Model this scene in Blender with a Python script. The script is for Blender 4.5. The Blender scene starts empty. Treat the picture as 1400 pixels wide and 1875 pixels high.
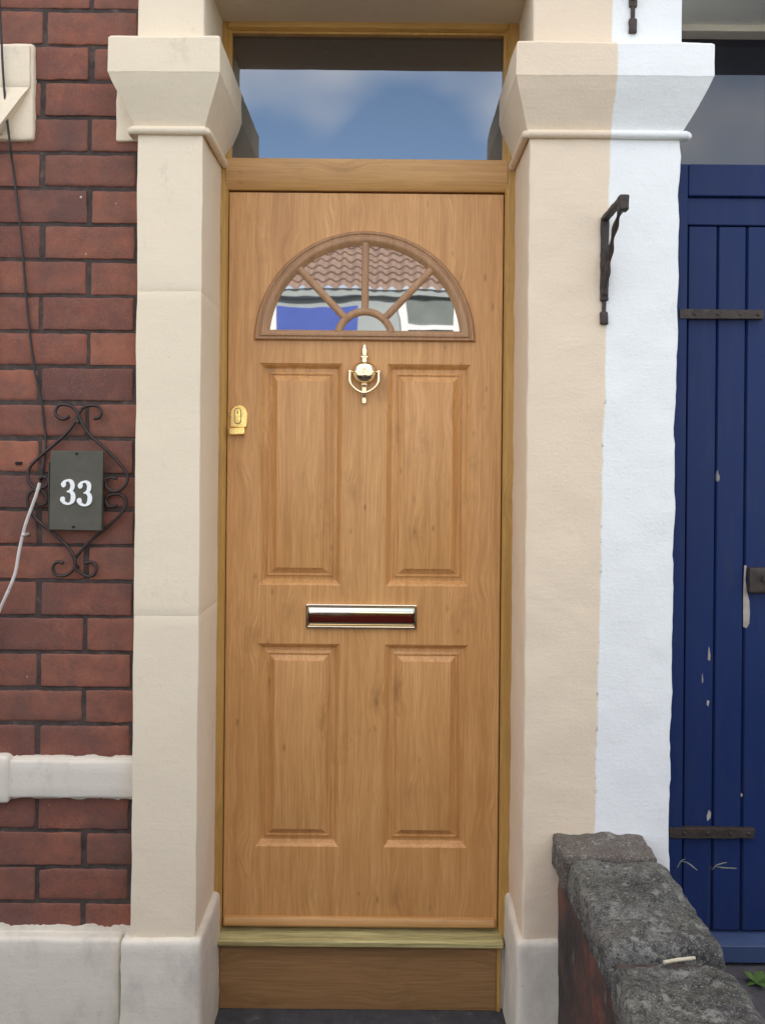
import bpy, bmesh, math, random
from mathutils import Vector, noise
random.seed(7)
S = bpy.context.scene
COL = S.collection

# ------------------------------------------------------------------ camera, sky, sun, exposure
FPX, VX, VY, D, ZC, ROLL = 1567.0, 711.0, 857.0, 2.14, 1.5, 0.0092   # measured on the 1400x1875 photograph
cam_d = bpy.data.cameras.new('camera'); cam = bpy.data.objects.new('camera', cam_d); COL.objects.link(cam)
cam.location = (0, -D, ZC); cam.rotation_euler = (math.pi / 2, -ROLL, 0)
cam_d.sensor_width = 36; cam_d.lens = 36 * FPX / 1875
cam_d.shift_x = -(VX - 700) / 1875; cam_d.shift_y = -(937.5 - VY) / 1875
cam_d.clip_start = 0.05; cam_d.clip_end = 500
S.camera = cam

SUN_EL, SUN_AZ = math.radians(38), math.radians(12)     # the sun stands behind the house: the front is in open shade
w = bpy.data.worlds.new('World'); S.world = w; w.use_nodes = True
nt = w.node_tree; nt.nodes.clear()
def N(nt, t, **kw):
    n = nt.nodes.new(t)
    for k, v in kw.items():
        if k in ('op',): n.operation = v
        elif hasattr(n, k): setattr(n, k, v)
        else: n.inputs[k].default_value = v
    return n
out = N(nt, 'ShaderNodeOutputWorld'); bg = N(nt, 'ShaderNodeBackground'); bg.inputs['Strength'].default_value = 0.12
sky = N(nt, 'ShaderNodeTexSky'); sky.sky_type = 'NISHITA'; sky.sun_disc = False
sky.sun_elevation = SUN_EL; sky.sun_rotation = SUN_AZ; sky.dust_density = 0.5; sky.ozone_density = 1.4
tc = N(nt, 'ShaderNodeTexCoord'); mp = N(nt, 'ShaderNodeMapping'); mp.inputs['Scale'].default_value = (1, 1, 1.5)
mp.inputs['Location'].default_value = (0.35, 0.0, 0.1)
no = N(nt, 'ShaderNodeTexNoise'); no.inputs['Scale'].default_value = 4.2; no.inputs['Detail'].default_value = 3; no.inputs['Roughness'].default_value = .42
rp = N(nt, 'ShaderNodeValToRGB'); rp.color_ramp.elements[0].position = .40; rp.color_ramp.elements[1].position = .70
mx = N(nt, 'ShaderNodeMix', data_type='RGBA'); mx.inputs[7].default_value = (8.4, 7.9, 7.3, 1)
L = nt.links.new
L(tc.outputs['Generated'], mp.inputs['Vector']); L(mp.outputs[0], no.inputs['Vector']); L(no.outputs['Fac'], rp.inputs[0])
sx_ = N(nt, 'ShaderNodeSeparateXYZ'); L(tc.outputs['Generated'], sx_.inputs[0])
mr = N(nt, 'ShaderNodeMapRange'); mr.inputs['From Min'].default_value = .42; mr.inputs['From Max'].default_value = .8
mr.inputs['To Min'].default_value = 0; mr.inputs['To Max'].default_value = .38; L(sx_.outputs[2], mr.inputs['Value'])
ma = N(nt, 'ShaderNodeMath'); ma.operation = 'MULTIPLY_ADD'; ma.inputs[1].default_value = .68; ma.use_clamp = True
L(rp.outputs[0], ma.inputs[0]); L(mr.outputs[0], ma.inputs[2]); L(ma.outputs[0], mx.inputs[0]); L(sky.outputs[0], mx.inputs[6]); L(mx.outputs[2], bg.inputs[0]); L(bg.outputs[0], out.inputs[0])

sd = bpy.data.lights.new('sun', 'SUN'); sun = bpy.data.objects.new('sun', sd); COL.objects.link(sun)
sd.energy = 4.0; sd.angle = math.radians(.53); sd.color = (1, .95, .87)
sdir = Vector((math.sin(SUN_AZ) * math.cos(SUN_EL), math.cos(SUN_AZ) * math.cos(SUN_EL), math.sin(SUN_EL)))
sun.rotation_euler = sdir.to_track_quat('Z', 'Y').to_euler()
S.view_settings.view_transform = 'Standard'; S.view_settings.look = 'None'
S.view_settings.exposure = 1.78; S.view_settings.gamma = 1

def P(px, py, y):
    """a point of the photograph at facade depth y -> world"""
    c, s = math.cos(ROLL), math.sin(ROLL); dx, dy = px - VX, py - VY
    d = D + y
    return Vector(((c * dx + s * dy) / FPX * d, y, ZC - (-s * dx + c * dy) / FPX * d))

# ------------------------------------------------------------------ materials
def newmat(name):
    m = bpy.data.materials.new(name); m.use_nodes = True
    t = m.node_tree; b = t.nodes['Principled BSDF']
    return m, t, b
def ramp(t, fac, stops):
    r = N(t, 'ShaderNodeValToRGB')
    while len(r.color_ramp.elements) > 1: r.color_ramp.elements.remove(r.color_ramp.elements[-1])
    for i, (p, c) in enumerate(stops):
        e = r.color_ramp.elements[0] if i == 0 else r.color_ramp.elements.new(p)
        e.position = p; e.color = (c[0], c[1], c[2], 1) if not isinstance(c, (int, float)) else (c, c, c, 1)
    t.links.new(fac, r.inputs[0]); return r.outputs[0]
def pos(t, scale=(1, 1, 1), loc=(0, 0, 0)):
    g = N(t, 'ShaderNodeNewGeometry'); mp = N(t, 'ShaderNodeMapping')
    mp.inputs['Scale'].default_value = scale; mp.inputs['Location'].default_value = loc
    t.links.new(g.outputs['Position'], mp.inputs[0]); return mp.outputs[0]
def noi(t, v, scale, detail=4, rough=.55, dist=0.0):
    n = N(t, 'ShaderNodeTexNoise'); n.inputs['Scale'].default_value = scale; n.inputs['Detail'].default_value = detail
    n.inputs['Roughness'].default_value = rough; n.inputs['Distortion'].default_value = dist
    t.links.new(v, n.inputs['Vector']); return n.outputs['Fac']
def voro(t, v, scale, feature='F1', rnd=1):
    n = N(t, 'ShaderNodeTexVoronoi'); n.feature = feature; n.inputs['Scale'].default_value = scale
    n.inputs['Randomness'].default_value = rnd
    t.links.new(v, n.inputs['Vector']); return n.outputs['Distance'], n.outputs.get('Color')
def mix(t, fac, a, b, mode='MIX'):
    m = N(t, 'ShaderNodeMix', data_type='RGBA'); m.blend_type = mode
    for s, v in ((0, fac), (6, a), (7, b)):
        if isinstance(v, (int, float)): m.inputs[s].default_value = v if s == 0 else (v, v, v, 1)
        elif isinstance(v, tuple): m.inputs[s].default_value = (v[0], v[1], v[2], 1)
        else: t.links.new(v, m.inputs[s])
    return m.outputs[2]
def mth(t, op, a, b=0.0):
    m = N(t, 'ShaderNodeMath'); m.operation = op
    for i, v in enumerate((a, b)):
        if isinstance(v, (int, float)): m.inputs[i].default_value = v
        else: t.links.new(v, m.inputs[i])
    return m.outputs[0]
def bump(t, b, h, strength=.3, dist=.002):
    n = N(t, 'ShaderNodeBump'); n.inputs['Strength'].default_value = strength; n.inputs['Distance'].default_value = dist
    t.links.new(h, n.inputs['Height']); t.links.new(n.outputs[0], b.inputs['Normal'])
def setc(t, b, c): t.links.new(c, b.inputs['Base Color'])

def painted(name, base, rough=.75, dirt=None, dirt_lo=.59, dirt_hi=.82):
    """masonry paint: faint tone drift, brush and grit relief, small grime marks"""
    m, t, b = newmat(name); p = pos(t)
    big = noi(t, p, 3.0, 5); c = mix(t, big, tuple(x * .93 for x in base), tuple(min(1, x * 1.04) for x in base))
    d = noi(t, pos(t, (9, 9, 5)), 1.3, 9, .7)
    c = mix(t, ramp(t, d, [(dirt_lo, 0), (dirt_hi, .75)]), c, dirt or tuple(x * .55 for x in base))
    sp = ramp(t, noi(t, p, 95, 4, .7), [(.64, 0), (.72, .55)])
    c = mix(t, sp, c, dirt or tuple(x * .6 for x in base))
    setc(t, b, c); b.inputs['Roughness'].default_value = rough
    h = mth(t, 'ADD', mth(t, 'MULTIPLY', noi(t, p, 26, 4), 1.0), mth(t, 'MULTIPLY', noi(t, p, 160, 3), .35))
    h = mth(t, 'ADD', h, mth(t, 'MULTIPLY', noi(t, pos(t, (9, 9, 110), (.3, .2, 0)), 1, 4, .6), .20))
    bump(t, b, h, .38, .004)
    return m
M = {}
CREAM = (.78, .655, .485); TAN = (.755, .61, .45); WHITE = (.82, .82, .795)
M['cream'] = painted('cream masonry paint', CREAM)
M['band'] = painted('pale stone paint', (.70, .63, .53), dirt_lo=.56)
def two_tone():
    m, t, b = newmat('cream and white masonry paint'); p = pos(t)
    g = N(t, 'ShaderNodeNewGeometry'); sx = N(t, 'ShaderNodeSeparateXYZ'); t.links.new(g.outputs['Position'], sx.inputs[0])
    edge = mth(t, 'ADD', mth(t, 'MULTIPLY', sx.outputs[2], .0135), .5145)
    wob = mth(t, 'MULTIPLY', mth(t, 'SUBTRACT', noi(t, pos(t, (1, 1, 1)), 9, 6, .6), .5), .018)
    f = mth(t, 'SUBTRACT', mth(t, 'SUBTRACT', mth(t, 'ADD', sx.outputs[0], wob), edge), 0)
    f = ramp(t, mth(t, 'ADD', mth(t, 'MULTIPLY', f, 200), .5), [(0, 0), (1, 1)])
    big = noi(t, p, 3.0, 5)
    c1 = mix(t, big, tuple(x * .95 for x in TAN), tuple(x * 1.03 for x in TAN))
    c2 = mix(t, big, tuple(x * .96 for x in WHITE), WHITE)
    d = noi(t, pos(t, (9, 9, 5)), 1.3, 9, .7)
    c = mix(t, f, c1, c2)
    c = mix(t, ramp(t, d, [(.64, 0), (.84, .6)]), c, (.42, .37, .31))
    # scuffs and cracks low on the pillar
    cr = voro(t, pos(t, (7, 7, 4.5), (.3, .1, .7)), 1.0, 'DISTANCE_TO_EDGE')[0]
    cf = mth(t, 'MULTIPLY', ramp(t, cr, [(0, .30), (.008, 0)]), ramp(t, noi(t, p, 6, 4, .7), [(.54, 0), (.66, 1)]))
    lowz = mth(t, 'MULTIPLY', sx.outputs[2], .5); 
    cf = mth(t, 'MULTIPLY', cf, ramp(t, lowz, [(.55, 1), (.75, 0)]))
    c = mix(t, cf, c, (.40, .36, .31))
    seam = mth(t, 'ABSOLUTE', mth(t, 'SUBTRACT', mth(t, 'ADD', sx.outputs[0], wob), edge))
    sf = mth(t, 'MULTIPLY', ramp(t, mth(t, 'MULTIPLY', seam, 100), [(.1, .8), (.45, 0)]), ramp(t, noi(t, p, 38, 5, .7), [(.54, 0), (.64, 1)]))
    c = mix(t, mth(t, 'MULTIPLY', sf, ramp(t, lowz, [(.85, 1), (.95, 0)])), c, (.24, .20, .16))
    setc(t, b, c); b.inputs['Roughness'].default_value = .7
    h = mth(t, 'ADD', noi(t, p, 22, 5), mth(t, 'MULTIPLY', noi(t, p, 150, 3), .4))
    h = mth(t, 'ADD', h, mth(t, 'MULTIPLY', noi(t, pos(t, (9, 9, 110), (.3, .2, 0)), 1, 4, .6), .20))
    bump(t, b, h, .42, .005)
    return m
M['two_tone'] = two_tone()
M['plinth'] = painted('grubby plinth paint', (.70, .635, .53), dirt=(.34, .30, .25), dirt_lo=.50, dirt_hi=.9)
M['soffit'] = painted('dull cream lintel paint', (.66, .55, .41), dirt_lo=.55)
M['soffit_grey'] = painted('dull grey lintel paint', (.84, .82, .74), dirt_lo=.6)

M['sillpaint'] = painted('white sill paint', (.68, .68, .69))
def brick_mat():
    m, t, b = newmat('red brick'); p = pos(t)
    a = N(t, 'ShaderNodeAttribute'); a.attribute_name = 'tint'
    c = ramp(t, a.outputs['Fac'], [(0, (.13, .046, .036)), (.4, (.195, .063, .041)), (.75, (.245, .080, .047)), (1, (.31, .105, .058))])
    c = mix(t, ramp(t, noi(t, p, 26, 8, .72), [(.36, .55), (.58, 0)]), c, (.11, .055, .044))
    c = mix(t, ramp(t, noi(t, pos(t, (1, 1, 1), (4, 2, 7)), 15, 6, .7), [(.50, 0), (.68, .4)]), c, (.34, .125, .07))
    c = mix(t, ramp(t, noi(t, p, 320, 2), [(.5, 0), (.72, .45)]), c, (.32, .15, .10))
    # soot film
    c = mix(t, ramp(t, noi(t, p, 5.5, 5, .6), [(.42, 0), (.7, .55)]), c, (.075, .05, .045))
    # limewash splashes
    v, vc = voro(t, pos(t, (13, 13, 10), (.2, 0, .4)), 1.0)
    sp = mth(t, 'MULTIPLY', ramp(t, mth(t, 'ADD', v, mth(t, 'MULTIPLY', noi(t, p, 120, 3), .12)), [(.085, .9), (.105, 0)]), ramp(t, noi(t, p, 6, 2), [(.50, 0), (.56, 1)]))
    c = mix(t, sp, c, (.62, .55, .47))
    setc(t, b, c); b.inputs['Roughness'].default_value = .86
    h = mth(t, 'ADD', noi(t, p, 70, 6, .65), mth(t, 'MULTIPLY', noi(t, p, 420, 2), .35))
    bump(t, b, h, .55, .003)
    return m
M['brick'] = brick_mat()
def simple(name, stops, scale=12, rough=.8, bs=80, bstr=.4, bd=.003, metal=0, coat=0):
    m, t, b = newmat(name); p = pos(t)
    setc(t, b, ramp(t, noi(t, p, scale, 7, .62), stops)); b.inputs['Roughness'].default_value = rough; b.inputs['Metallic'].default_value = metal
    if coat: b.inputs['Coat Weight'].default_value = coat
    bump(t, b, noi(t, p, bs, 5, .6), bstr, bd); return m
M['mortar'] = simple('dark ash mortar', [(.3, (.034, .025, .022)), (.58, (.07, .05, .042)), (.78, (.15, .11, .088))], 30, .92, 140, .8)
M['iron'] = simple('rusty black iron', [(.35, (.022, .016, .013)), (.6, (.05, .033, .024)), (.75, (.10, .055, .034))], 60, .62, 150, .5, .002)
M['scroll'] = simple('brown black painted iron', [(.35, (.018, .010, .008)), (.7, (.04, .02, .015))], 60, .5, 150, .3, .001)
M['slate'] = simple('grey slate', [(.3, (.062, .056, .039)), (.7, (.09, .082, .058))], 14, .55, 60, .25, .002)
M['hole'] = simple('dark hole', [(.3, (.006, .006, .006)), (.7, (.012, .01, .01))], 20, .9)
M['digit'] = simple('white enamel', [(.3, (.80, .80, .78)), (.7, (.86, .86, .84))], 20, .35, 90, .1, .001)
M['rubber'] = simple('black cable rubber', [(.3, (.014, .012, .011)), (.7, (.03, .026, .023))], 40, .6)
M['white_cable'] = simple('grubby white cable sheath', [(.3, (.50, .44, .40)), (.7, (.66, .60, .55))], 40, .5)
M['step'] = simple('dark slate step', [(.3, (.030, .031, .036)), (.6, (.055, .056, .062)), (.78, (.15, .15, .15))], 24, .75, 90, .5)
M['paving'] = simple('grey concrete', [(.3, (.07, .07, .067)), (.7, (.115, .112, .105))], 6, .9, 120, .5)
M['yard'] = simple('purple grey paving', [(.3, (.05, .045, .05)), (.7, (.095, .086, .09))], 30, .9, 120, .5)
M['asphalt'] = simple('asphalt', [(.3, (.035, .035, .036)), (.7, (.065, .065, .065))], 5, .93, 200, .6)
M['straw'] = simple('dry straw', [(.3, (.46, .40, .27)), (.7, (.60, .54, .40))], 40, .7)
M['darkstem'] = simple('dark grass stem', [(.3, (.02, .025, .02)), (.7, (.04, .045, .035))], 60, .8)
M['drygrass'] = simple('grey green dry grass', [(.3, (.12, .13, .10)), (.7, (.26, .27, .22))], 60, .8)
M['leaf'] = simple('green leaf', [(.3, (.05, .11, .02)), (.7, (.10, .17, .035))], 40, .5)

def coping_mat(name, warm):
    m, t, b = newmat(name); p = pos(t)
    c = ramp(t, noi(t, p, 9, 9, .72), [(.32, (.022, .021, .022)), (.44, (.07, .066, .063)), (.55, (.15, .143, .13)), (.70, (.29, .28, .25))])
    c = mix(t, ramp(t, noi(t, pos(t, loc=(3, 1, 2)), 7, 6, .6), [(.46, 0), (.66, .55)]), c, (.085, .085, .045))
    v, _ = voro(t, pos(t, (26, 26, 26)), 1.0)
    sp = mth(t, 'MULTIPLY', ramp(t, mth(t, 'ADD', v, mth(t, 'MULTIPLY', noi(t, p, 130, 3), .35)), [(.26, .8), (.36, 0)]), ramp(t, noi(t, p, 9, 5, .7), [(.52, 0), (.58, 1)]))
    c = mix(t, sp, c, (.36, .36, .30))
    c = mix(t, ramp(t, noi(t, pos(t, loc=(8, 8, 1)), 75, 6, .75), [(.50, 0), (.58, .85)]), c, (.03, .029, .029))
    if warm: c = mix(t, .8, c, mix(t, noi(t, p, 30, 7, .7), (.045, .034, .028), (.19, .145, .115)))
    fine = noi(t, p, 260, 3, .7)
    c = mix(t, ramp(t, fine, [(.54, 0), (.66, .7)]), c, (.36, .35, .31))
    c = mix(t, ramp(t, noi(t, pos(t, loc=(1, 5, 3)), 30, 5, .7), [(.56, 0), (.64, .6)]), c, (.34, .33, .29))
    setc(t, b, c); b.inputs['Roughness'].default_value = .95
    h = mth(t, 'ADD', noi(t, p, 45, 8, .7), mth(t, 'MULTIPLY', noi(t, p, 260, 3), .4))
    bump(t, b, h, 1.0, .009); return m
M['coping'] = coping_mat('lichened coping stone', 0); M['coping_brown'] = coping_mat('crumbling brown coping brick', 1)
M['brownbrick'] = simple('weathered brown brick', [(.32, (.035, .026, .022)), (.55, (.08, .056, .046)), (.75, (.15, .12, .10))], 20, .92, 90, .9, .005)
def wallside_mat():
    m, t, b = newmat('flaking red wall render'); p = pos(t)
    c = ramp(t, noi(t, p, 6, 8, .65), [(.36, (.03, .024, .022)), (.5, (.07, .042, .034)), (.60, (.15, .052, .036)), (.74, (.12, .09, .075))])
    c = mix(t, ramp(t, noi(t, pos(t, (14, 5, 2.0)), 1.2, 7, .6), [(.58, 0), (.70, .8)]), c, (.42, .38, .34))
    setc(t, b, c); b.inputs['Roughness'].default_value = .9; bump(t, b, noi(t, p, 60, 6), .7, .006); return m
M['wallside'] = wallside_mat()

def wood(name, light, mid, dark, horizontal=False, knots=1.0, rough=.42, seed=0.0):
    m, t, b = newmat(name)
    def pp(across, along): return pos(t, (along, across, across) if horizontal else (across, across, along), (seed, seed * .3, seed * .7))
    warp = noi(t, pp(5, 1.5), 1, 3)
    g = N(t, 'ShaderNodeNewGeometry'); sc = N(t, 'ShaderNodeVectorMath'); sc.operation = 'ADD'
    t.links.new(g.outputs['Position'], sc.inputs[0])
    # the grain bends round the knots
    kv = N(t, 'ShaderNodeTexVoronoi'); kv.inputs['Scale'].default_value = 1
    t.links.new(pp(11, 4.6), kv.inputs['Vector'])
    kd = kv.outputs['Distance']
    infl = ramp(t, kd, [(0, 1), (.38, 0)])
    comb = N(t, 'ShaderNodeCombineXYZ'); amt = mth(t, 'ADD', mth(t, 'MULTIPLY', infl, .022), mth(t, 'MULTIPLY', warp, .04))
    t.links.new(amt, comb.inputs[2 if horizontal else 0]); t.links.new(comb.outputs[0], sc.inputs[1])
    mp = N(t, 'ShaderNodeMapping'); mp.inputs['Scale'].default_value = (1.6, 46, 46) if horizontal else (46, 46, 1.6)
    t.links.new(sc.outputs[0], mp.inputs[0])
    g1 = noi(t, mp.outputs[0], 1.0, 7, .68)
    mp2 = N(t, 'ShaderNodeMapping'); mp2.inputs['Scale'].default_value = (9, 240, 240) if horizontal else (240, 240, 9)
    t.links.new(sc.outputs[0], mp2.inputs[0])
    g2 = noi(t, mp2.outputs[0], 1.0, 3, .6)
    c = ramp(t, g1, [(.28, dark), (.46, mid), (.64, light), (.8, mid)])
    c = mix(t, ramp(t, g2, [(.40, .5), (.58, 0)]), c, dark)
    bl = mth(t, 'MULTIPLY', ramp(t, noi(t, pp(16, 9), 1, 6, .7), [(.52, 0), (.66, .34)]), ramp(t, noi(t, pp(4, 3), 1, 2), [(.50, 0), (.64, 1)]))
    c = mix(t, bl, c, tuple(x * .6 for x in dark))
    c = mix(t, ramp(t, noi(t, pp(4, 1.6), 1, 4), [(.42, 0), (.7, .22)]), c, dark)
    kn = mth(t, 'ADD', kd, mth(t, 'MULTIPLY', mth(t, 'SUBTRACT', noi(t, pp(60, 34), 1, 5), .5), .32))
    gate = ramp(t, noi(t, pp(5.5, 2.4), 1.3, 2), [(.43, 0), (.52, 1)])
    kf = mth(t, 'MULTIPLY', mth(t, 'MULTIPLY', ramp(t, kn, [(.02, 1), (.26, 0)]), gate), .42 * knots)
    c = mix(t, kf, c, tuple(x * .45 for x in dark))
    kv2 = voro(t, pp(26, 11), 1.0)[0]
    k2 = mth(t, 'MULTIPLY', ramp(t, mth(t, 'ADD', kv2, mth(t, 'MULTIPLY', noi(t, pp(120, 60), 1, 4), .22)), [(.15, 1), (.26, 0)]), ramp(t, noi(t, pp(6, 3.2), 1.1, 2), [(.52, 0), (.58, 1)]))
    c = mix(t, mth(t, 'MULTIPLY', k2, .6 * knots), c, tuple(x * .55 for x in dark))
    setc(t, b, c); b.inputs['Roughness'].default_value = rough
    bump(t, b, mth(t, 'ADD', g2, mth(t, 'MULTIPLY', g1, .6)), .16, .0015)
    return m
M['oak'] = wood('golden oak', (.70, .375, .140), (.62, .312, .106), (.44, .205, .062))
M['moulding'] = wood('darker oak moulding', (.47, .265, .13), (.40, .215, .10), (.29, .15, .068), seed=3.0, knots=.4)
M['oak_h'] = wood('golden oak rail', (.62, .35, .130), (.56, .305, .105), (.44, .22, .07), True, seed=5.0)
M['frame'] = wood('yellow oak frame', (.56, .325, .090), (.50, .28, .074), (.38, .20, .05), seed=8.0, knots=.5)
M['frame_h'] = wood('yellow oak frame head', (.56, .325, .090), (.50, .28, .074), (.38, .20, .05), True, seed=9.0, knots=.4)
M['board'] = wood('dark oak board', (.38, .21, .085), (.32, .17, .066), (.21, .11, .042), True, seed=12.0)
M['pine'] = wood('green treated pine', (.60, .52, .24), (.44, .37, .15), (.15, .12, .045), True, knots=.2, rough=.7, seed=14.0)

def glass(name, tint, ior, wav, wscale):
    m, t, b = newmat(name)
    b.inputs['Base Color'].default_value = (*tint, 1); b.inputs['Roughness'].default_value = .015; b.inputs['IOR'].default_value = ior
    bump(t, b, noi(t, pos(t), wscale, 2, .4), wav, .01); return m
M['glass'] = glass('dark window glass', (.012, .012, .012), 2.7, .006, 3.0)
M['glass_dull'] = glass('dusty dark window glass', (.010, .012, .020), 1.72, .006, 3.0)
M['fan_glass'] = glass('silvered fanlight glass', (.02, .022, .022), 3.2, .040, 5.5)
def metal(name, col, rough, bstr=.03, scale=40):
    m, t, b = newmat(name); b.inputs['Metallic'].default_value = 1; b.inputs['Base Color'].default_value = (*col, 1)
    t.links.new(ramp(t, noi(t, pos(t), 70, 5), [(.3, rough * .7), (.7, rough * 1.5)]), b.inputs['Roughness'])
    bump(t, b, noi(t, pos(t), scale, 3), bstr, .003); return m
M['brass'] = metal('polished brass', (.88, .64, .22), .24, .008)
M['brass_pale'] = metal('pale polished brass', (.88, .74, .50), .17)
M['brass_flap'] = metal('polished brass flap', (.86, .76, .52), .06, .02, 12)
def blue_mat():
    m, t, b = newmat('navy gloss paint'); p = pos(t)
    c = mix(t, noi(t, p, 2.2, 4), (.008, .020, .080), (.014, .031, .114))
    c = mix(t, ramp(t, noi(t, pos(t, (30, 30, 6)), 1, 6, .65), [(.5, 0), (.78, .5)]), c, (.03, .04, .085))
    v = noi(t, pos(t, (22, 22, 5), (.4, .2, 2)), 1, 3)
    c = mix(t, ramp(t, v, [(.735, 0), (.75, .9)]), c, (.32, .30, .28))
    setc(t, b, c); b.inputs['Roughness'].default_value = .5; b.inputs['Specular IOR Level'].default_value = .22
    bump(t, b, mth(t, 'ADD', noi(t, pos(t, (60, 60, 5)), 1, 4), mth(t, 'MULTIPLY', noi(t, p, 60, 3), .5)), .25, .002); return m
M['blue'] = blue_mat()
M['bare'] = simple('bare weathered wood', [(.3, (.30, .25, .20)), (.7, (.50, .45, .40))], 30, .85)
M['blue_pale'] = simple('worn blue paint', [(.3, (.03, .05, .12)), (.7, (.045, .075, .17))], 8, .55)
M['render'] = simple('pale grey render', [(.3, (.34, .37, .365)), (.7, (.41, .44, .43))], 3, .9)
M['bluewall'] = simple('blue painted render', [(.3, (.06, .10, .38)), (.7, (.075, .12, .44))], 3, .8)
M['netcurtain'] = simple('dim curtained window', [(.3, (.13, .15, .14)), (.7, (.19, .21, .195))], 3, .6)
M['upvc'] = simple('white window paint', [(.3, (.78, .78, .78)), (.7, (.82, .82, .82))], 3, .4)
M['tile'] = simple('clay roof tile', [(.3, (.22, .145, .11)), (.7, (.33, .225, .17))], 4, .85, 30)
M['car'] = simple('maroon car paint', [(.3, (.16, .01, .014)), (.7, (.20, .014, .018))], 2, .25, 5, .01, .001, 0, 1.0)
M['tyre'] = simple('tyre rubber', [(.3, (.015, .015, .015)), (.7, (.025, .025, .025))], 30, .85)
M['hub'] = metal('grey alloy', (.5, .5, .52), .3)

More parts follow.
